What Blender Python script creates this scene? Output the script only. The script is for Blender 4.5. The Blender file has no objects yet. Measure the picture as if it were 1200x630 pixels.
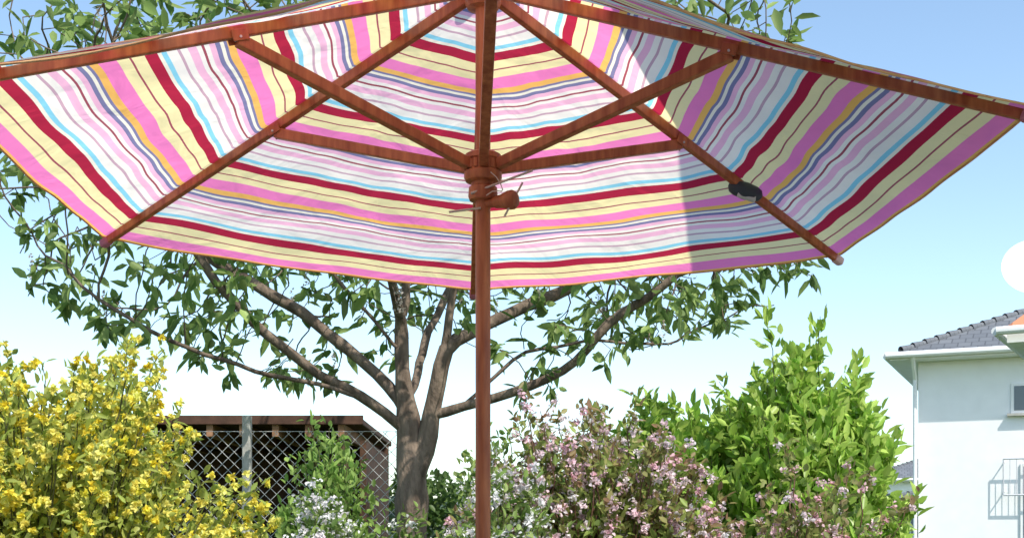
import bpy, math, random
import numpy as np
from mathutils import Vector, Matrix, noise
random.seed(7); rng=np.random.default_rng(11)
scene=bpy.context.scene
COL=scene.collection
CH=1.25  # camera height

# ---------------------------------------------------------------- helpers
def nmat(name):
    m=bpy.data.materials.new(name); m.use_nodes=True
    nt=m.node_tree; nt.nodes.clear()
    out=nt.nodes.new('ShaderNodeOutputMaterial')
    return m,nt,out
def N(nt,t,**k):
    n=nt.nodes.new(t)
    for a,b in k.items(): setattr(n,a,b)
    return n
def simple_mat(name,c1,c2,rough=.7,scale=8,bump=.2,spec=.3,stretch=(1,1,1),metal=0,bscale=None):
    m,nt,out=nmat(name); L=nt.links
    tc=N(nt,'ShaderNodeTexCoord'); mp=N(nt,'ShaderNodeMapping'); mp.inputs['Scale'].default_value=stretch
    L.new(tc.outputs['Object'],mp.inputs[0])
    no=N(nt,'ShaderNodeTexNoise'); no.inputs['Scale'].default_value=scale; no.inputs['Detail'].default_value=6
    L.new(mp.outputs[0],no.inputs['Vector'])
    cr=N(nt,'ShaderNodeValToRGB'); cr.color_ramp.elements[0].position=.3; cr.color_ramp.elements[1].position=.72
    cr.color_ramp.elements[0].color=(*c1,1); cr.color_ramp.elements[1].color=(*c2,1)
    L.new(no.outputs['Fac'],cr.inputs[0])
    p=N(nt,'ShaderNodeBsdfPrincipled'); p.inputs['Roughness'].default_value=rough
    p.inputs['Specular IOR Level'].default_value=spec; p.inputs['Metallic'].default_value=metal
    L.new(cr.outputs[0],p.inputs['Base Color'])
    no2=N(nt,'ShaderNodeTexNoise'); no2.inputs['Scale'].default_value=bscale or scale*3; no2.inputs['Detail'].default_value=5
    L.new(mp.outputs[0],no2.inputs['Vector'])
    b=N(nt,'ShaderNodeBump'); b.inputs['Strength'].default_value=bump; b.inputs['Distance'].default_value=.02
    L.new(no2.outputs['Fac'],b.inputs['Height']); L.new(b.outputs[0],p.inputs['Normal'])
    L.new(p.outputs[0],out.inputs[0]); return m
def leaf_mat(name,trans=.45,rough=.45,spec=.35):
    m,nt,out=nmat(name); L=nt.links
    at=N(nt,'ShaderNodeAttribute',attribute_name='Col')
    p=N(nt,'ShaderNodeBsdfPrincipled'); p.inputs['Roughness'].default_value=rough; p.inputs['Specular IOR Level'].default_value=spec
    t=N(nt,'ShaderNodeBsdfTranslucent'); mx=N(nt,'ShaderNodeMixShader'); mx.inputs[0].default_value=trans
    L.new(at.outputs['Color'],p.inputs['Base Color']); L.new(at.outputs['Color'],t.inputs['Color'])
    L.new(p.outputs[0],mx.inputs[1]); L.new(t.outputs[0],mx.inputs[2]); L.new(mx.outputs[0],out.inputs[0]); return m

def empty(name,loc=(0,0,0)):
    e=bpy.data.objects.new(name,None); e.location=loc; e.empty_display_size=.3; COL.objects.link(e); return e
def par(o,e):
    o.parent=e; o.matrix_parent_inverse=Matrix.Translation(-Vector(e.location)); return o
def mesh_obj(name,verts,faces,mat,parent=None,smooth=False):
    me=bpy.data.meshes.new(name); me.from_pydata([tuple(v) for v in verts],[],faces); me.update()
    if smooth: me.polygons.foreach_set('use_smooth',[True]*len(me.polygons))
    o=bpy.data.objects.new(name,me); COL.objects.link(o)
    if mat: me.materials.append(mat)
    if parent: par(o,parent)
    return o
def bevel(o,w,seg=2):
    b=o.modifiers.new('b','BEVEL'); b.width=w; b.segments=seg; b.limit_method='ANGLE'; return o
def box(name,lo,hi,mat,parent=None,bv=0,M=None):
    x0,y0,z0=lo;x1,y1,z1=hi
    v=[Vector(p) for p in [(x0,y0,z0),(x1,y0,z0),(x1,y1,z0),(x0,y1,z0),(x0,y0,z1),(x1,y0,z1),(x1,y1,z1),(x0,y1,z1)]]
    if M is not None: v=[M@p for p in v]
    o=mesh_obj(name,v,[(0,3,2,1),(4,5,6,7),(0,1,5,4),(1,2,6,5),(2,3,7,6),(3,0,4,7)],mat,parent)
    if bv: bevel(o,bv)
    return o
def bar(name,a,b,w,h,mat,parent=None,bv=.003,w2=None,h2=None):
    a=Vector(a);b=Vector(b);d=(b-a).normalized()
    s=d.cross(Vector((0,0,1)))
    if s.length<1e-3: s=Vector((1,0,0))
    s.normalize(); u=s.cross(d).normalized()
    w2=w2 or w;h2=h2 or h
    v=[]
    for p,ww,hh in ((a,w,h),(b,w2,h2)):
        for i,j in ((-1,-1),(1,-1),(1,1),(-1,1)): v.append(p+s*ww*.5*i+u*hh*.5*j)
    o=mesh_obj(name,v,[(0,1,2,3),(7,6,5,4),(0,4,5,1),(1,5,6,2),(2,6,7,3),(3,7,4,0)],mat,parent)
    if bv: bevel(o,bv)
    return o
def lathe(name,prof,mat,parent=None,c=(0,0),n=28,axis=None,origin=None):
    v=[];f=[]
    for z,r in prof:
        for i in range(n):
            a=2*math.pi*i/n; v.append(Vector((r*math.cos(a),r*math.sin(a),z)))
    for k in range(len(prof)-1):
        for i in range(n):
            j=(i+1)%n; f.append((k*n+i,k*n+j,(k+1)*n+j,(k+1)*n+i))
    f.append(tuple(range(n))[::-1]); f.append(tuple((len(prof)-1)*n+i for i in range(n)))
    if axis is not None:
        q=Vector(axis).normalized().to_track_quat('Z','Y').to_matrix(); v=[q@p+Vector(origin) for p in v]
    else: v=[p+Vector((c[0],c[1],0)) for p in v]
    o=mesh_obj(name,v,f,mat,parent,smooth=True)
    m=o.modifiers.new('e','EDGE_SPLIT'); m.split_angle=math.radians(40)
    return o
class Tubes:
    def __init__(s): s.v=[];s.f=[]
    def add(s,pts,rad,n=6,cap=False):
        pts=[Vector(p) for p in pts]
        if len(pts)<2: return
        base=len(s.v); side=None
        for i,p in enumerate(pts):
            d=(pts[min(i+1,len(pts)-1)]-pts[max(i-1,0)])
            if d.length<1e-6: d=Vector((0,0,1))
            d.normalize()
            if side is None:
                side=d.cross(Vector((1,0.2,0))); 
                if side.length<.1: side=d.cross(Vector((0,1,0)))
            side=(side-d*side.dot(d)).normalized(); o=d.cross(side)
            for k in range(n):
                a=2*math.pi*k/n; s.v.append(p+(side*math.cos(a)+o*math.sin(a))*rad[i])
        for i in range(len(pts)-1):
            for k in range(n):
                l=(k+1)%n; s.f.append((base+i*n+k,base+i*n+l,base+(i+1)*n+l,base+(i+1)*n+k))
        if cap:
            s.f.append(tuple(base+k for k in range(n))[::-1]); e=base+(len(pts)-1)*n; s.f.append(tuple(e+k for k in range(n)))
    def obj(s,name,mat,parent=None,smooth=True): return mesh_obj(name,s.v,s.f,mat,parent,smooth=smooth)

def unit(a): return a/np.maximum(np.linalg.norm(a,axis=1,keepdims=True),1e-9)
def leaves(name,P,D,Ls,Ws,C,mat,parent=None,fold=.25,Nn=None):
    P=np.asarray(P,float);n=len(P);D=unit(np.asarray(D,float))
    if Nn is None: Nn=rng.normal(size=(n,3))+np.array([0,0,1.2])
    S=unit(np.cross(D,Nn)); U=np.cross(S,D)
    Ls=np.broadcast_to(np.asarray(Ls,float).reshape(-1,1),(n,1)); Ws=np.broadcast_to(np.asarray(Ws,float).reshape(-1,1),(n,1))
    V=np.empty((n,6,3))
    V[:,0]=P
    V[:,1]=P+D*.32*Ls+S*.46*Ws+U*fold*Ws*.5
    V[:,2]=P+D*.68*Ls+S*.38*Ws+U*fold*Ws*.4-U*.03*Ls
    V[:,3]=P+D*Ls-U*.13*Ls
    V[:,4]=P+D*.68*Ls-S*.38*Ws+U*fold*Ws*.4-U*.03*Ls
    V[:,5]=P+D*.32*Ls-S*.46*Ws+U*fold*Ws*.5
    idx=np.arange(n)[:,None]*6
    F=np.concatenate([idx+np.array([[0,1,2,3]]),idx+np.array([[0,3,4,5]])],axis=1).reshape(-1)
    me=bpy.data.meshes.new(name)
    me.vertices.add(n*6); me.vertices.foreach_set('co',V.reshape(-1).astype(np.float32))
    me.loops.add(len(F)); me.loops.foreach_set('vertex_index',F.astype(np.int32))
    me.polygons.add(n*2); me.polygons.foreach_set('loop_start',np.arange(n*2,dtype=np.int32)*4)
    me.update(calc_edges=True); me.validate()
    ca=me.color_attributes.new('Col','FLOAT_COLOR','POINT')
    c=np.ones((n,6,4),np.float32); c[:,:,:3]=np.asarray(C)[:,None,:]
    ca.data.foreach_set('color',c.reshape(-1))
    me.materials.append(mat)
    o=bpy.data.objects.new(name,me); COL.objects.link(o)
    if parent: par(o,parent)
    return o
def cols(n,a,b,var=.25):
    t=rng.random((n,1)); c=np.array(a)*(1-t)+np.array(b)*t
    return np.clip(c*(1+var*rng.normal(size=(n,1))),.004,.95)

# ---------------------------------------------------------------- world, sun, camera
S=Vector((.30,-.55,.78)).normalized()
w=bpy.data.worlds.new("World"); scene.world=w; w.use_nodes=True
nt=w.node_tree; nt.nodes.clear()
sky=nt.nodes.new('ShaderNodeTexSky'); sky.sky_type='NISHITA'; sky.sun_disc=False
sky.sun_elevation=math.asin(S.z); sky.sun_rotation=math.atan2(S.x,S.y); sky.altitude=150; sky.air_density=1.0; sky.dust_density=1.0; sky.ozone_density=1.0
bg=nt.nodes.new('ShaderNodeBackground'); bg.inputs[1].default_value=.15
tint=nt.nodes.new('ShaderNodeVectorMath'); tint.operation='MULTIPLY'; tint.inputs[1].default_value=(1.72,1.76,1.68)
wo=nt.nodes.new('ShaderNodeOutputWorld'); nt.links.new(sky.outputs[0],tint.inputs[0]); nt.links.new(tint.outputs[0],bg.inputs[0]); nt.links.new(bg.outputs[0],wo.inputs[0])
sl=bpy.data.lights.new('sun','SUN'); sl.energy=5.0; sl.angle=math.radians(.5); sl.color=(1,.95,.86)
so=bpy.data.objects.new('sun',sl); so.rotation_euler=S.to_track_quat('Z','Y').to_euler(); so.location=(5,-6,12); COL.objects.link(so)
cam=bpy.data.cameras.new('camera'); co=bpy.data.objects.new('camera',cam); COL.objects.link(co)
co.location=(0,0,CH); co.rotation_euler=(math.radians(90),0,0)
cam.lens=1480/1200*36; cam.sensor_width=36; cam.shift_y=.2617; cam.clip_end=2000; cam.clip_start=.05
scene.camera=co
scene.view_settings.view_transform='Standard'; scene.view_settings.look='None'; scene.view_settings.exposure=0

# ---------------------------------------------------------------- materials
WOOD=simple_mat('oiled_wood',(.29,.068,.026),(.52,.17,.065),rough=.45,scale=14,bump=.12,spec=.4,stretch=(4,4,.6))
DARKWOOD=simple_mat('shed_wood',(.05,.028,.018),(.12,.06,.035),rough=.8,scale=10,bump=.3)
METAL=simple_mat('galvanised',(.50,.50,.49),(.66,.66,.64),rough=.5,scale=20,bump=.05,metal=.2)
PLAST=simple_mat('dark_plastic',(.035,.045,.06),(.06,.075,.09),rough=.4,scale=9,bump=.02)
CONC=simple_mat('concrete',(.36,.35,.32),(.5,.49,.45),rough=.9,scale=9,bump=.25)
RENDERW=simple_mat('white_render',(.84,.84,.84),(.89,.89,.89),rough=.9,scale=3,bump=.12,bscale=60)
WHITE=simple_mat('white_paint',(.80,.80,.80),(.87,.87,.86),rough=.5,scale=4,bump=.02)
BARK=simple_mat('bark',(.09,.064,.048),(.27,.205,.155),rough=.9,scale=16,bump=.8,stretch=(1,1,.35))
TWIG=simple_mat('green_twig',(.07,.08,.03),(.14,.14,.06),rough=.7,scale=20,bump=.1)
RTWIG=simple_mat('red_twig',(.12,.06,.04),(.22,.12,.08),rough=.7,scale=20,bump=.1)
LEAF=leaf_mat('leaf',.5); GLOSSLEAF=leaf_mat('laurel_leaf',.5,.35,.4); PETAL=leaf_mat('petal',.4,.7,.15)
def glass():
    m,nt,out=nmat('window_glass'); p=N(nt,'ShaderNodeBsdfPrincipled'); p.inputs['Base Color'].default_value=(.12,.15,.18,1); p.inputs['Roughness'].default_value=.08
    nt.links.new(p.outputs[0],out.inputs[0]); return m
GLASS=glass()
def roof_tiles(name,c1,c2,sc,bump=.5):
    m,nt,out=nmat(name);L=nt.links
    uv=N(nt,'ShaderNodeUVMap'); br=N(nt,'ShaderNodeTexBrick'); br.inputs['Color1'].default_value=(*c1,1);br.inputs['Color2'].default_value=(*c2,1)
    br.inputs['Mortar'].default_value=(c1[0]*.6,c1[1]*.6,c1[2]*.6,1); br.inputs['Scale'].default_value=sc
    br.inputs['Brick Width'].default_value=.3; br.inputs['Row Height'].default_value=.34; br.inputs['Mortar Size'].default_value=.02; br.inputs['Mortar Smooth'].default_value=.5
    L.new(uv.outputs[0],br.inputs['Vector'])
    p=N(nt,'ShaderNodeBsdfPrincipled'); p.inputs['Roughness'].default_value=.7
    L.new(br.outputs['Color'],p.inputs['Base Color'])
    sp=N(nt,'ShaderNodeSeparateXYZ'); L.new(uv.outputs[0],sp.inputs[0])
    dv=N(nt,'ShaderNodeMath',operation='DIVIDE'); L.new(sp.outputs['Y'],dv.inputs[0]); dv.inputs[1].default_value=.34
    fr=N(nt,'ShaderNodeMath',operation='FRACT'); L.new(dv.outputs[0],fr.inputs[0])
    iv=N(nt,'ShaderNodeMath',operation='SUBTRACT'); iv.inputs[0].default_value=1; L.new(fr.outputs[0],iv.inputs[1])
    b=N(nt,'ShaderNodeBump'); b.inputs['Strength'].default_value=bump; b.inputs['Distance'].default_value=.05; L.new(iv.outputs[0],b.inputs['Height']); L.new(b.outputs[0],p.inputs['Normal'])
    L.new(p.outputs[0],out.inputs[0]); return m
GREYTILE=roof_tiles('grey_roof_tiles',(.13,.14,.155),(.18,.19,.205),1)
REDTILE=roof_tiles('terracotta_tiles',(.55,.20,.10),(.66,.28,.15),1,.3)

# striped canopy cloth
def cloth():
    m,nt,out=nmat('striped_canopy_cloth');L=nt.links
    uv=N(nt,'ShaderNodeUVMap'); sp=N(nt,'ShaderNodeSeparateXYZ'); L.new(uv.outputs[0],sp.inputs[0])
    a=N(nt,'ShaderNodeMath',operation='SUBTRACT'); L.new(sp.outputs['Y'],a.inputs[0]); a.inputs[1].default_value=.083-.235
    b=N(nt,'ShaderNodeMath',operation='DIVIDE'); L.new(a.outputs[0],b.inputs[0]); b.inputs[1].default_value=.235
    c=N(nt,'ShaderNodeMath',operation='FRACT'); L.new(b.outputs[0],c.inputs[0])
    cr=N(nt,'ShaderNodeValToRGB'); cr.color_ramp.interpolation='CONSTANT'
    crim=(.46,.025,.06);cream=(.93,.84,.67);cyan=(.28,.66,.78);maroon=(.40,.09,.12);lpink=(.94,.50,.64);hot=(.94,.24,.52)
    slate=(.23,.22,.37);gold=(.93,.50,.13);yel=(.95,.81,.42);wh=(.95,.87,.76);mauve=(.62,.39,.45)
    st=[(0,crim),(.10,cream),(.13,cyan),(.175,wh),(.255,mauve),(.28,wh),(.335,lpink),(.395,wh),(.43,maroon),(.452,wh),(.485,lpink),(.53,slate),(.565,cream),(.59,slate),(.615,gold),(.675,hot),(.80,yel),(.885,maroon),(.902,yel)]
    el=cr.color_ramp.elements
    while len(el)<len(st): el.new(.5)
    for i,(p,k) in enumerate(st): el[i].position=p; el[i].color=(*k,1)
    L.new(c.outputs[0],cr.inputs[0])
    tc=N(nt,'ShaderNodeTexCoord')
    no=N(nt,'ShaderNodeTexNoise'); no.inputs['Scale'].default_value=5; no.inputs['Detail'].default_value=5; L.new(tc.outputs['Object'],no.inputs['Vector'])
    mr=N(nt,'ShaderNodeMapRange'); mr.inputs[1].default_value=.3; mr.inputs[2].default_value=.7; mr.inputs[3].default_value=.9; mr.inputs[4].default_value=1.0; L.new(no.outputs['Fac'],mr.inputs[0])
    mm=N(nt,'ShaderNodeVectorMath',operation='SCALE'); L.new(cr.outputs[0],mm.inputs[0]); L.new(mr.outputs[0],mm.inputs['Scale'])
    n2=N(nt,'ShaderNodeTexNoise'); n2.inputs['Scale'].default_value=8; n2.inputs['Detail'].default_value=3; n2.inputs['Distortion'].default_value=.6; L.new(tc.outputs['Object'],n2.inputs['Vector'])
    bp=N(nt,'ShaderNodeBump'); bp.inputs['Strength'].default_value=.55; bp.inputs['Distance'].default_value=.025; L.new(n2.outputs['Fac'],bp.inputs['Height'])
    d=N(nt,'ShaderNodeBsdfDiffuse'); t=N(nt,'ShaderNodeBsdfTranslucent'); mx=N(nt,'ShaderNodeMixShader'); mx.inputs[0].default_value=.80
    for s in (d,t): L.new(mm.outputs[0],s.inputs['Color']); L.new(bp.outputs[0],s.inputs['Normal'])
    L.new(d.outputs[0],mx.inputs[1]); L.new(t.outputs[0],mx.inputs[2]); L.new(mx.outputs[0],out.inputs[0]); return m
CLOTH=cloth()

# ---------------------------------------------------------------- ground + terrace
def grass():
    return simple_mat('lawn_grass',(.045,.085,.02),(.10,.15,.04),rough=.95,scale=3,bump=.6,spec=.1,bscale=60)
mesh_obj('ground',[(-600,-600,0),(600,-600,0),(600,900,0),(-600,900,0)],[(0,1,2,3)],grass())
def paving():
    m,nt,out=nmat('paving_stone');L=nt.links
    tc=N(nt,'ShaderNodeTexCoord');br=N(nt,'ShaderNodeTexBrick'); L.new(tc.outputs['Object'],br.inputs['Vector'])
    br.inputs['Color1'].default_value=(.42,.38,.33,1);br.inputs['Color2'].default_value=(.5,.46,.4,1);br.inputs['Mortar'].default_value=(.15,.14,.12,1);br.inputs['Scale'].default_value=2.2
    p=N(nt,'ShaderNodeBsdfPrincipled');p.inputs['Roughness'].default_value=.85;L.new(br.outputs[0],p.inputs['Base Color']);L.new(p.outputs[0],out.inputs[0]);return m
mesh_obj('terrace_paving',[(-4,-3,.004),(4.5,-3,.004),(4.5,4.4,.004),(-4,4.4,.004)],[(0,1,2,3)],paving())

# ---------------------------------------------------------------- patio umbrella
PX,PY=-.0735,3.2
U=empty('patio_umbrella',(PX,PY,0))
def pz(z): return z+CH
TH=math.radians(2.9); R=1.30
tips=[];angs=[math.radians(90+60*k)+TH for k in range(6)]  # back, FL, L, near, R, FR
tz=[.868,.890,.897,.885,.876,.862]
for a,z in zip(angs,tz): tips.append(Vector((PX+R*math.cos(a),PY+R*math.sin(a),pz(z))))
APEX=Vector((PX,PY,pz(1.405)))
V=[];F=[];UVs=[];n=36
def wrinkle(v,u,k):
    env=4*v*(1-v)
    return -.020*env+.012*env*noise.noise(Vector((v*5+k*9,u*9,3)))+.005*env*math.sin(u*34+v*5+k)*(1-u) + .007*env*math.sin(v*42+k*3+5*u)*math.exp(-((u-.5)/.3)**2)*noise.noise(Vector((v*3,u*4,k)))
for k in range(6):
    A=tips[k];B=tips[(k+1)%6];base=len(V)
    for i in range(n+1):
        u=i/n
        for j in range(n+1):
            v=j/n
            e=A.lerp(B,v); e=e.lerp(Vector((PX,PY,e.z)),.012*4*v*(1-v))
            p=e.lerp(APEX,u)
            p.z+=wrinkle(v,u,k)*(1-u)+.012
            V.append(p);UVs.append((v,u+.008*noise.noise(p*7)*min(1,u*6)))
    for i in range(n):
        for j in range(n):
            a=base+i*(n+1)+j; F.append((a,a+1,a+n+2,a+n+1))
cl=mesh_obj('canopy',V,F,CLOTH,U,smooth=True)
uvl=cl.data.uv_layers.new(name='UVMap')
for lp in cl.data.loops: uvl.data[lp.index].uv=UVs[lp.vertex_index]
T=Tubes()
for k in range(6):
    A=tips[k];B=tips[(k+1)%6];pts=[]
    for j in range(n+1):
        v=j/n; e=A.lerp(B,v); e=e.lerp(Vector((PX,PY,e.z)),.048*v*(1-v)); e.z+=.012+wrinkle(v,0,k); pts.append(e)
    T.add(pts,[.0026]*len(pts),6)
HEM=simple_mat('hem_thread',(.6,.3,.14),(.75,.45,.22),rough=.9,scale=30,bump=.1)
T.obj('canopy_hem',HEM,U)
POCK=simple_mat('pocket_cloth',(.42,.12,.18),(.5,.2,.24),rough=.9)
HUBZ=pz(.938)
for k in range(6):
    a=angs[k]; d=Vector((math.cos(a),math.sin(a),0))
    top=Vector((PX,PY,pz(1.372)))+d*.045; tip=tips[k]+Vector((0,0,-.008))-d*.01
    rd=(tip-top)
    bar('rib_%d'%k,top,tip,.022,.030,WOOD,U,w2=.018,h2=.022)
    mid=top+rd*.485
    att=mid+Vector((0,0,-.018))
    hb=Vector((PX,PY,HUBZ))+d*.042
    bar('strut_%d'%k,hb,att,.024,.026,WOOD,U,w2=.026,h2=.028)
    s=Vector((-d.y,d.x,0)); rn=rd.normalized()
    for sg in (-1,1): bar('joint_cheek_%d_%d'%(k,sg+1),mid-rn*.02+s*.0155*sg+Vector((0,0,-.012)),mid+rn*.02+s*.0155*sg+Vector((0,0,-.010)),.005,.026,WOOD,U,bv=.002)
    lathe('joint_pin_%d'%k,[(-.021,.003),(.021,.003)],METAL,U,n=8,axis=s,origin=mid+Vector((0,0,-.016)))
    bar('tip_pocket_%d'%k,tip-rn*.022+Vector((0,0,-.001)),tip+rn*.012+Vector((0,0,-.001)),.026,.025,POCK if k!=5 else simple_mat('pale_pocket_cloth',(.6,.4,.36),(.7,.5,.46),rough=.9),U,bv=.007)
lathe('pole',[(.05,.019),(2.0,.019),(pz(1.44),.019)],WOOD,U,c=(PX,PY))
lathe('runner_hub',[(pz(.850),.021),(pz(.852),.034),(pz(.862),.0375),(pz(.884),.036),(pz(.888),.030),(pz(.896),.030),(pz(.900),.044),(pz(.908),.048),(pz(.922),.048),(pz(.926),.043),(pz(.950),.043),(pz(.954),.047),(pz(.966),.046),(pz(.972),.036),(pz(.973),.021)],WOOD,U,c=(PX,PY),n=36)
for k in range(18):
    a=k*math.pi/9+.1; d=Vector((math.cos(a),math.sin(a),0)); c=Vector((PX,PY,0))+d*.043
    bar('hub_tooth_%d'%k,c+Vector((0,0,pz(.927))),c+Vector((0,0,pz(.949))),.009,.008,WOOD,U,bv=.001)
lathe('top_hub',[(pz(1.335),.021),(pz(1.338),.040),(pz(1.35),.046),(pz(1.39),.046),(pz(1.395),.03)],WOOD,U,c=(PX,PY),n=36)
lathe('finial',[(pz(1.415),.03),(pz(1.43),.04),(pz(1.45),.03),(pz(1.47),.034),(pz(1.50),.02),(pz(1.51),.004)],WOOD,U,c=(PX,PY),n=24)
lathe('knob',[(0,.012),(.028,.012),(.032,.015),(.05,.017),(.07,.0235),(.082,.024),(.090,.019),(.093,.008)],WOOD,U,n=24,axis=(.86,-.5,0),origin=(PX+.005,PY-.006,pz(.842)))
PINM=simple_mat('pale_pin',(.55,.42,.36),(.7,.58,.5),rough=.5,scale=20,bump=.02,metal=.3)
def rod(name,a,b,r,m): 
    t=Tubes(); t.add([a,Vector(a).lerp(Vector(b),.5),b],[r,r,r],8,True); t.obj(name,m,U)
rod('locking_pin',(PX-.03,PY-.03,pz(.862)),(PX+.125,PY-.045,pz(.915)),.0030,PINM)
rod('pin_loop',(PX+.055,PY-.05,pz(.80)),(PX+.10,PY-.045,pz(.885)),.0026,PINM)
rod('pin_stub',(PX-.085,PY-.02,pz(.818)),(PX-.005,PY-.022,pz(.828)),.0030,PINM)
t=Tubes();t.add([(PX+.02+.03*math.sin(i*.5),PY-.05,pz(.90-.008*i)+.01*math.cos(i)) for i in range(8)],[.0014]*8,5);t.obj('pin_cord',PINM,U)
c=tips[5].lerp(Vector((PX,PY,pz(1.385))),.325)+Vector((.016,0,-.025))
lathe('clip_light',[(-.052,.004),(-.045,.016),(-.03,.022),(.0,.025),(.03,.022),(.045,.016),(.052,.004)],PLAST,U,n=20,axis=(.9,-.1,-.35),origin=c)
lathe('clip_light_lens',[(-.03,.005),(-.026,.014),(.026,.014),(.03,.005)],METAL,U,n=16,axis=(.9,-.1,-.35),origin=c+Vector((.004,-.004,-.0135)))
lathe('base',[(.006,.26),(.05,.27),(.075,.25),(.09,.05),(.28,.032),(.285,.02)],CONC,U,c=(PX,PY),n=40)

# ---------------------------------------------------------------- own house wall + awning (unseen, added so its edge throws the shade on the canopy)
Hs=empty('terrace_house',(-1.5,-2.5,0))
dd=Vector((.37,1.08,-.39)); ed=dd+S*(.39/S.z)
e=Vector((ed.x,ed.y,0)).normalized(); q=Vector((e.y,-e.x,0))
AW=simple_mat('added_shade_cloth',(.3,.24,.16),(.36,.29,.2),rough=.9,scale=20,bump=.1)
kk=1.23/S.z
A0=Vector((.600,4.122,pz(.862)))+S*kk+e*.25
Ml=Matrix(((q.x,e.x,0,0),(q.y,e.y,0,0),(0,0,1,0),(0,0,0,1)))
def toM(o): return Matrix.Translation(o)@Ml
aw=empty('added_shade_awning',A0)  # invented sun blocker outside the frame, shades the canopy's right side
box('added_shade_sheet',(0,-5.2,0),(3.6,0,.012),AW,aw,M=toM(A0))
box('front_rail',(-.0,0.002,-.05),(3.6,.05,.03),WHITE,aw,M=toM(A0),bv=.005)
for i,xx in enumerate((.25,3.3)): box('arm_%d'%i,(xx,-5.2,-.06),(xx+.05,-.01,-.006),WHITE,aw,M=toM(A0))
W0=A0-e*5.2; W0.z=0
box('wall',(-3.5,-.35,0),(4.5,-.0,3.9),RENDERW,Hs,M=toM(W0))
box('door_frame',(.9,.003,0.02),(2.9,.05,2.2),WHITE,Hs,M=toM(W0),bv=.01)
box('door_glass',(1.0,.053,.12),(2.8,.06,2.1),GLASS,Hs,M=toM(W0))

# ---------------------------------------------------------------- tree
def polyline(pts,step=.11):
    pts=[np.array(p,float) for p in pts];out=[pts[0]]
    for a,b in zip(pts[:-1],pts[1:]):
        k=max(1,int(round(np.linalg.norm(b-a)/step)))
        for i in range(1,k+1): out.append(a+(b-a)*i/k+rng.normal(size=3)*.014)
    return out
TR=empty('tree',(-.64,8.5,0))
nodes=[];parent=[]
def addline(pts,root=False):
    pl=polyline(pts)
    if root: last=-1
    else:
        A=np.array(nodes); last=int(np.argmin(np.linalg.norm(A-pl[0],axis=1))); pl=pl[1:]
    for p in pl: nodes.append(p);parent.append(last);last=len(nodes)-1
addline([(-.68,8.5,0),(-.67,8.5,.7),(-.69,8.5,1.2),(-.67,8.5,1.60),(-.71,8.5,2.05),(-.75,8.5,2.5),(-.72,8.5,2.95),(-.85,8.55,3.5),(-.95,8.6,4.2)],True)
addline([(-.67,8.5,1.60),(-.54,8.45,2.05),(-.46,8.4,2.5),(-.37,8.4,2.95),(-.25,8.35,3.5),(-.2,8.3,4.2)])
addline([(-.70,8.5,1.95),(-.92,8.4,2.15),(-1.26,8.25,2.30),(-1.67,8.1,2.62),(-2.0,8.0,3.05),(-2.5,8.0,3.5)])
addline([(-.72,8.5,2.1),(-1.0,8.6,2.45),(-1.45,8.7,2.80),(-2.1,8.8,3.2),(-2.7,8.8,3.9)])
addline([(-1.0,8.38,2.20),(-1.6,7.9,2.28),(-2.1,7.7,2.45),(-2.6,7.6,2.75)])
addline([(-.55,8.45,2.05),(-.34,8.4,2.12),(0,8.3,2.19),(.34,8.2,2.33),(.69,8.1,2.68),(1.15,8,2.97),(1.6,8,3.2)])
addline([(-.47,8.4,2.5),(-.1,8.6,2.75),(.4,8.8,2.95),(1.0,8.9,3.4),(1.5,8.8,4.0),(1.7,8.7,4.6)])
addline([(-.3,8.4,2.15),(.1,8.5,2.5),(.5,8.7,2.6),(1.1,8.9,2.62)])
addline([(-.65,8.55,2.2),(-.6,9.0,2.7),(-.4,9.6,3.3)]); addline([(-.73,8.4,2.7),(-.8,7.9,3.1),(-.7,7.3,3.5)])
addline([(-.74,8.5,2.45),(-1.1,8.3,2.9),(-1.5,8.2,3.4)])
att=[]
while len(att)<2500:
    p=rng.uniform(-1,1,3); r=np.linalg.norm(p)
    if r>1 or rng.random()>.25+.75*r: continue
    rx=3.25 if p[0]<0 else 3.2
    q3=np.array([-.6+p[0]*rx,8.5+p[1]*2.2,3.95+p[2]*(1.38 if p[2]>0 else 1.80)])
    if q3[0]>1.75 and q3[2]>4.0: continue
    if -1.25<q3[0]<.15 and q3[2]<2.9 and rng.random()<.65: continue   # open centre around the stems
    if noise.noise(Vector(q3*.9))<-.24 and not (q3[0]>.9 and q3[2]>4.2): continue
    att.append(q3)
att=np.array(att)
A=np.array(nodes);dm=np.linalg.norm(att[:,None]-A[None],axis=2);ni=dm.argmin(1);nd=dm.min(1)
alive=nd>.14
for it in range(70):
    act=alive&(nd<1.1)
    if not act.any(): break
    acc={}
    for j in np.where(act)[0]:
        v=att[j]-nodes[ni[j]]; v/=np.linalg.norm(v)+1e-9
        acc.setdefault(ni[j],[]).append(v)
    new=[]
    for i,vs in acc.items():
        v=np.mean(vs,axis=0)+rng.normal(size=3)*.25+np.array([0,0,-.04]); v/=np.linalg.norm(v)+1e-9
        nodes.append(nodes[i]+v*.10);parent.append(int(i));new.append(len(nodes)-1)
    A=np.array([nodes[i] for i in new]);dm=np.linalg.norm(att[:,None]-A[None],axis=2);b=dm.argmin(1);bd=dm.min(1)
    up=bd<nd; nd[up]=bd[up]; ni[up]=np.array(new)[b[up]]
    alive&=nd>.14
    if len(nodes)>9000: break
M_=len(nodes);ch=[[] for _ in range(M_)]
for i,p in enumerate(parent):
    if p>=0: ch[p].append(i)
rad=np.zeros(M_);EX=2.25
for i in range(M_-1,-1,-1):
    rad[i]=.0036 if not ch[i] else sum(rad[c]**EX for c in ch[i])**(1/EX)
thin=rad.copy(); mx_=rad[0]
rad=np.where(rad>.02,.02+(rad-.02)*((.112-.02)/(mx_-.02)),rad)
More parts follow.
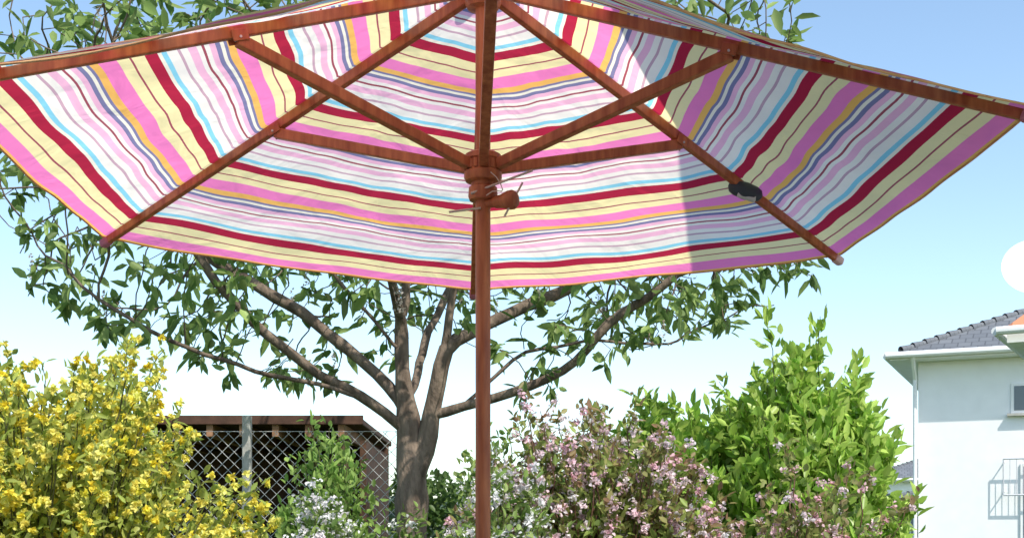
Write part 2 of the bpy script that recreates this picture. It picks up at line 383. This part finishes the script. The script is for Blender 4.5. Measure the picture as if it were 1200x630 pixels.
print('tree nodes',M_,'root r',mx_)
T=Tubes();stack=[(0,None)]
while stack:
    s,pp=stack.pop();pts=[];rr=[]
    if pp is not None: pts.append(nodes[pp]);rr.append(rad[s])
    c=s
    while True:
        pts.append(nodes[c]);rr.append(rad[c])
        if not ch[c]: break
        k=max(ch[c],key=lambda z:rad[z])
        for z in ch[c]:
            if z!=k: stack.append((z,c))
        c=k
    if s==0: rr[0]*=1.3
    if len(pts)>4:
        P2=np.array(pts);P2[1:-1]=(P2[:-2]+2*P2[1:-1]+P2[2:])/4;pts=list(P2)
        R2=np.array(rr);R2[1:-1]=(R2[:-2]+2*R2[1:-1]+R2[2:])/4;rr=list(R2*(1+.05*rng.normal(size=len(R2))))
    T.add(pts,rr,14 if max(rr)>.05 else (7 if max(rr)>.015 else 4))
T.obj('trunk_and_limbs',BARK,TR)
P=[];D=[]
for i in range(M_):
    if thin[i]<.0072 and nodes[i][2]>2.1:
        if noise.noise(Vector(nodes[i]*1.6)+Vector((7,3,1)))<-.30: continue
        dirv=np.array(nodes[i])-np.array(nodes[parent[i]]); dirv/=np.linalg.norm(dirv)+1e-9
        k=rng.integers(5,11) if not ch[i] else rng.integers(0,4)
        for _ in range(k):
            P.append(nodes[i]+rng.normal(size=3)*.02); D.append(dirv*.5+rng.normal(size=3)*.7+np.array([0,0,-.5]))
nl=len(P);print('tree leaves',nl)
leaves('leaves',P,D,rng.uniform(.07,.165,nl),rng.uniform(.034,.068,nl),cols(nl,(.12,.22,.05),(.36,.47,.15),.2),LEAF,TR)
tipsn=[i for i in range(M_) if not ch[i]]; P=[];D=[]
for i in random.sample(tipsn,50):
    b=np.array(nodes[i])
    for h in range(40):
        z=h/40*.2; P.append(b+np.array([0,0,z])+rng.normal(size=3)*.012*(1.3-h/40)); D.append(rng.normal(size=3)+np.array([0,0,.6]))
leaves('blossom_candles',P,D,.022,.016,cols(len(P),(.5,.42,.36),(.75,.68,.6),.1),PETAL,TR)

# ---------------------------------------------------------------- shrubs
def shrub(name,cx,cy,rx,ry,top,nst,leafL,leafW,ca,cb,per=4,twig=TWIG,lm=LEAF,flower=None,up=.3,seed=0,spread=.05,zmin=.5,shoots=.06,pw=2.6,bulge=.16,twigr=.005,ctip=None):
    E=empty(name,(cx,cy,0)); T=Tubes(); P=[];D=[];FP=[];TT=[]
    for s in range(nst):
        ph=rng.uniform(0,2*math.pi); ro=math.sqrt(rng.random())
        nz=1+bulge*noise.noise(Vector((math.cos(ph)*1.7+seed,math.sin(ph)*1.7,ro*2)))*2
        sh=rng.uniform(.72,1.0) if rng.random()>shoots else rng.uniform(1.02,1.12)
        x=cx+rx*ro*math.cos(ph)*nz; y=cy+ry*ro*math.sin(ph)*nz
        z=top*(1-.42*ro**pw)*sh*(1+.6*bulge*noise.noise(Vector((x*2.2+seed,y*2.2,1))))
        b=np.array([cx+rx*.35*ro*math.cos(ph),cy+ry*.35*ro*math.sin(ph),0]); e_=np.array([x,y,z])
        c=np.array([b[0]*.55+x*.45,b[1]*.55+y*.45,z*.85])
        K=16;pts=[(1-t)**2*b+2*t*(1-t)*c+t*t*e_+(rng.normal(size=3)*.008 if 0<t<1 else 0) for t in np.linspace(0,1,K)]
        T.add(pts,list(np.linspace(twigr*1.6,twigr*.35,K)),4)
        tan=[pts[min(i+1,K-1)]-pts[max(i-1,0)] for i in range(K)]
        for i in range(4,K):
            if pts[i][2]<zmin: continue
            tg=tan[i]/(np.linalg.norm(tan[i])+1e-9)
            sp_=spread*(1 if i<K-3 else .5)
            for _ in range(per):
                f=rng.random(); o=pts[i]*(1-f)+pts[i-1]*f
                P.append(o+rng.normal(size=3)*sp_); D.append(rng.normal(size=3)*.8+tg*.5+np.array([0,0,up])); TT.append(i/K)
            if flower and pts[i][2]>1.0:
                for _ in range(flower.get('m',1)):
                    if rng.random()<flower['p']*(1.5 if i>K-6 else .7):
                        o=np.array([(pts[i][0]-cx)/rx,(pts[i][1]-cy)/ry-.35,.35])
                        FP.append(pts[i]+rng.normal(size=3)*sp_*.9+.06*o*(1 if i<K-3 else .3))
    T.obj('stems',twig,E); nl=len(P)
    C=cols(nl,ca,cb,.2)
    if ctip is not None:
        t=(np.clip((np.array(TT)-.66)/.3,0,1)*rng.random(nl)**1.1)[:,None]; C=C*(1-t)+np.array(ctip)*t
    leaves('leaves',P,D,rng.uniform(leafL*.6,leafL*1.25,nl),rng.uniform(leafW*.7,leafW*1.2,nl),C,lm,E)
    if flower and FP:
        k=flower['k'];FP=np.array(FP);m=len(FP)
        base=np.repeat(FP,k,axis=0); dirs=unit(rng.normal(size=(m*k,3)))
        off=unit(rng.normal(size=(m*k,3)))*rng.random((m*k,1))*flower['clump']
        nn=m*k; c=np.repeat(cols(m,flower['a'],flower['b'],.06),k,axis=0)*(1+.08*rng.normal(size=(nn,1)))
        leaves('flowers',base+off,dirs,rng.uniform(.7,1.2,nn)*flower['L'],rng.uniform(.8,1.2,nn)*flower['W'],np.clip(c,0,.93),PETAL,E,fold=.4)
    print(name,nl,len(FP),max(p[2] for p in P)); return E
yel=dict(p=.52,m=2,k=14,clump=.007,a=(.92,.76,.07),b=(.94,.88,.28),L=.022,W=.018)
shrub('kerria_bush',-1.97,5.35,.98,.85,2.04,400,.055,.024,(.28,.38,.07),(.54,.58,.16),per=5,flower=yel,seed=3,zmin=.9,spread=.038,shoots=.01,pw=3.6,bulge=.08)
pk=dict(p=.36,k=18,clump=.034,a=(.87,.52,.61),b=(.93,.84,.85),L=.022,W=.018)
shrub('weigela_shrub',.42,6.5,.82,.6,1.98,280,.055,.028,(.18,.30,.06),(.40,.46,.13),per=6,flower=pk,twig=RTWIG,seed=9,zmin=.9,spread=.04,shoots=.05,ctip=(.38,.20,.13))
pk2=dict(p=.26,k=16,clump=.028,a=(.80,.44,.52),b=(.9,.76,.78),L=.019,W=.016)
shrub('weigela_shrub',1.45,6.0,.62,.5,1.56,160,.05,.026,(.17,.29,.06),(.38,.46,.12),per=6,flower=pk2,twig=RTWIG,seed=19,zmin=.8,spread=.04,shoots=.08,ctip=(.34,.19,.13))
shrub('cherry_laurel',1.80,7.7,.65,.6,2.30,290,.10,.046,(.25,.45,.06),(.56,.70,.17),per=6,lm=GLOSSLEAF,up=.7,seed=31,zmin=.9,pw=3.8,spread=.045,shoots=.02,bulge=.2)
shrub('cherry_laurel',1.12,8.1,.52,.5,2.26,160,.10,.046,(.23,.43,.06),(.52,.66,.15),per=6,lm=GLOSSLEAF,up=.7,seed=37,zmin=.9,pw=3.2,shoots=.06,bulge=.2)
shrub('privet_bush',-1.08,7.5,.36,.4,1.88,110,.06,.03,(.17,.31,.06),(.40,.54,.15),per=5,up=.5,seed=41,zmin=.8)
wh=dict(p=.32,k=26,clump=.05,a=(.88,.80,.84),b=(.93,.92,.93),L=.022,W=.018)
shrub('white_lilac_shrub',-1.0,6.7,.32,.35,1.58,75,.055,.03,(.16,.28,.06),(.36,.46,.14),per=5,flower=wh,seed=47,zmin=.8,shoots=.02)
shrub('white_lilac_shrub',-.05,6.1,.34,.3,1.62,90,.055,.03,(.16,.28,.06),(.36,.46,.14),per=5,flower=dict(wh,p=.26),seed=48,zmin=.8,shoots=.04)
shrub('viburnum_shrub',-.05,7.4,.40,.4,1.93,100,.06,.03,(.16,.28,.06),(.34,.42,.12),per=5,flower=dict(wh,p=.08),seed=52,zmin=.8)
shrub('viburnum_shrub',-.62,7.3,.35,.3,1.42,60,.05,.026,(.16,.28,.06),(.34,.42,.12),per=5,flower=dict(wh,p=.08),seed=55,zmin=.8)

def mass(name,n,fn,L,W,a,b,M=LEAF):
    P=np.array([fn() for _ in range(n)]); leaves(name,P,rng.normal(size=(n,3)),rng.uniform(.7,1.3,n)*L,rng.uniform(.7,1.3,n)*W,cols(n,a,b,.25),M)
def hfn():
    x=rng.uniform(-1.2,3.6);y=13+rng.uniform(-.5,.5); return (x,y,(1.80+.12*noise.noise(Vector((x*1.5,0,0)))+.1*rng.random())*rng.random()**.4)
mass('hedge',10000,hfn,.09,.05,(.07,.14,.035),(.17,.26,.07))
def dfn():
    x=rng.uniform(-60,60); h=4.2+1.6*noise.noise(Vector((x*.12,5,0)))+.8*noise.noise(Vector((x*.5,9,0))); y=95+rng.uniform(-4,4)
    return (x,y,h*rng.random()**.5)
mass('distant_trees',12000,dfn,.9,.6,(.10,.15,.11),(.17,.23,.16))

# ---------------------------------------------------------------- chain link fence
Fe=empty('chain_link_fence',(-1.87,9.2,0))
T=Tubes();H=2.02;x0,x1=-4.2,-.76;yf=9.2;pit=.088
k=x0-H
while k<x1:
    for sg in (0,1):
        a=max(x0,k); b=min(x1,k+H-.05)
        if b-a>.05:
            za=.05+(a-k); zb=.05+(b-k)
            if sg==1: za=H-(a-k);zb=H-(b-k)
            T.add([(a,yf+.002*sg,za),(b,yf+.002*sg,zb)],[.0023,.0023],4)
    k+=pit
for z in (.06,1.0,H): T.add([(x0,yf-.004,z),(x1,yf-.004,z)],[.0025]*2,5)
T.obj('wire_mesh',METAL,Fe)
for i,xx in enumerate((-4.15,-1.92,-.75)):
    box('post_%d'%i,(xx-.03,yf-.08,0),(xx+.03,yf-.01,2.13 if i<2 else 2.03),CONC,Fe,bv=.008)

# ---------------------------------------------------------------- shed
Sh=empty('garden_shed',(-3.2,12.8,0))
SX0,SX1=-5.2,-1.42
RB=simple_mat('red_brown_board',(.06,.03,.02),(.11,.055,.035),rough=.8,scale=8); RW=simple_mat('rafter_wood',(.3,.15,.08),(.42,.23,.13),scale=8)
box('roof',(SX0,11.9,2.32),(SX1,14.9,2.38),DARKWOOD,Sh,bv=.01)
box('fascia',(SX0-.02,11.86,2.31),(SX1+.02,11.897,2.395),RB,Sh,bv=.004)
for i in range(12):
    x=SX0+.15+i*.31; box('rafter_%d'%i,(x,11.9,2.2),(x+.06,14.4,2.317),RW,Sh)
for i,x in enumerate((SX0+.1,-3.4,SX1-.25)): box('post_%d'%i,(x,12.0,0),(x+.11,12.11,2.19),DARKWOOD,Sh)
box('back_wall',(SX0,14.5,0),(SX1,14.56,2.31),DARKWOOD,Sh)
for i in range(6): box('wall_board_%d'%i,(SX0,14.44,.3+i*.33),(SX1,14.496,.3+i*.33+.29),DARKWOOD,Sh)
box('side_wall',(SX1-.06,12.3,0),(SX1,14.43,2.19),DARKWOOD,Sh)
for i in range(14):
    x=SX0+.4+i*.24
    lathe('stacked_log_%d'%i,[(-.25,.07),(.25,.07)],BARK,Sh,n=10,axis=(0,1,0),origin=(x,13.8,1.2+.14*(i%3)))

# ---------------------------------------------------------------- houses
def house(name,corner,rot,W,Dp,eave,rise,oh,rm,wm,openings=(),caps=True):
    E=empty(name,(corner[0],corner[1],0)); M=Matrix.Translation((corner[0],corner[1],0))@Matrix.Rotation(rot,4,'Z')
    box('walls',(0,0,0),(W,Dp,eave-.02),wm,E,M=M)
    a=Dp/2+oh; xs0,xs1,ys0,ys1=-oh,W+oh,-oh,Dp+oh; zt=eave+rise
    r0=(xs0+a,ys0+a,zt);r1=(max(xs1-a,xs0+a+.5),ys0+a,zt)
    z0=eave+.12
    vs=[(xs0,ys0,z0),(xs1,ys0,z0),(xs1,ys1,z0),(xs0,ys1,z0),r0,r1]
    fs=[(0,1,5,4),(1,2,5),(2,3,4,5),(3,0,4)]
    o=mesh_obj('roof',[M@Vector(v) for v in vs],fs,rm,E)
    uv=o.data.uv_layers.new(name='UVMap')
    sl=math.hypot(a,rise)/a
    for p in o.data.polygons:
        for li in p.loop_indices:
            v=vs[o.data.loops[li].vertex_index]
            if p.index==0: c=(v[0],(v[1]-ys0)*sl)
            elif p.index==2: c=(v[0],(ys1-v[1])*sl)
            elif p.index==1: c=(v[1],(xs1-v[0])*sl)
            else: c=(v[1],(v[0]-xs0)*sl)
            uv.data[li].uv=c
    box('soffit',(xs0+.02,ys0+.02,eave-.016),(xs1-.02,ys1-.02,z0-.004),WHITE,E,M=M)
    T=Tubes()
    gr=.075 if W>7.5 else .04
    for s in (((xs0-.06,ys0-.07,z0-.03),(xs1,ys0-.07,z0-.03)),((xs0-.07,ys0-.06,z0-.03),(xs0-.07,ys1,z0-.03))):
        T.add([M@Vector(s[0]),M@Vector(s[1])],[gr]*2,10,True)
    T.add([M@Vector((-.06,ys0-.05,z0-.05)),M@Vector((-.06,-.12,z0-.55)),M@Vector((-.06,-.12,z0-.65)),M@Vector((-.06,-.12,0))],[.05]*4,8)
    T.obj('gutter_and_downpipe',WHITE,E,smooth=False)
    if caps:
        T=Tubes()
        for (p,q_) in ((vs[0],r0),(vs[3],r0),(r0,r1),(vs[1],r1)):
            p=Vector(p);q_=Vector(q_);nn=int((q_-p).length/.36)
            for i in range(1,nn):
                aa=p.lerp(q_,i/nn);bb=p.lerp(q_,(i+1.08)/nn); T.add([M@(aa+Vector((0,0,.01))),M@(bb+Vector((0,0,-.01)))],[.10,.075],8)
        o=T.obj('ridge_tiles',rm,E); o.data.uv_layers.new(name='UVMap')
    for i,(s0,s1,zz0,zz1) in enumerate(openings):
        box('window_frame_%d'%i,(s0,-.05,zz0),(s1,-.003,zz1),WHITE,E,M=M,bv=.01)
        mid=(s0+s1)/2
        for j,(u0,u1) in enumerate(((s0+.07,mid-.03),(mid+.03,s1-.07))):
            box('window_glass_%d_%d'%(i,j),(u0,-.06,zz0+.07),(u1,-.053,zz1-.07),GLASS,E,M=M)
        box('window_sill_%d'%i,(s0-.08,-.16,zz0-.06),(s1+.08,-.002,zz0-.003),CONC,E,M=M)
    return E,M
HE,HM=house('white_house',(9.65,30),math.radians(-24),11,10,5.42,2.6,.60,GREYTILE,RENDERW,[(2.05,3.3,4.1,4.8),(5.5,6.9,3.55,4.75),(2.25,3.6,.9,2.95),(5.5,6.9,.9,2.4)])
T=Tubes()
for z in (2.22,3.05): T.add([HM@Vector((1.9,-.25,z)),HM@Vector((4.0,-.25,z))],[.02]*2,6)
for i in range(16):
    x=1.9+i*.14; T.add([HM@Vector((x,-.25,2.22)),HM@Vector((x,-.25,3.05))],[.008 if 0<i<15 else .016]*2,5)
for z in (2.3,2.98): T.add([HM@Vector((1.9,-.25,z)),HM@Vector((1.9,0,z))],[.016]*2,5)
T.obj('balcony_rail',simple_mat('grey_metal',(.5,.51,.55),(.58,.59,.63),rough=.5),HE)
NE,NM=house('rendered_house',(5.33,12.1),math.radians(-30),7,6,3.10,3.4,.5,REDTILE,RENDERW,[(2,3.2,1,2.2)],caps=False)
SD=empty('satellite_dish',(5.25,12.6,3.2))
prof=[(0.0,.002),(.005,.09),(.022,.18),(.050,.26),(.066,.305),(.072,.31),(.055,.27),(.033,.19),(.013,.10),(-.02,.05),(-.03,.03)]
lathe('dish',[(z,r) for z,r in prof],WHITE,SD,n=40,axis=(-.25,-.85,.35),origin=(5.13,12.40,3.87))
rod2=Tubes(); rod2.add([(5.25,12.6,3.1),(5.25,12.6,3.85),(5.18,12.45,3.88)],[.022]*3,8); rod2.add([(5.13,12.35,3.66),(5.06,12.05,3.82)],[.01]*2,6); rod2.obj('mast_and_arm',METAL,SD)
lathe('lnb',[(-.04,.025),(.04,.03)],WHITE,SD,n=12,axis=(.2,.8,0),origin=(5.06,12.05,3.83))
house('garage',(12.2,42),math.radians(-16),2.4,5,2.3,.75,.35,GREYTILE,RENDERW,[(.6,1.4,1.2,2.0)])
house('distant_house',(20.2,72),math.radians(-16),8,7,4.4,1.6,.5,GREYTILE,RENDERW,[(1,2,2.6,3.8)])
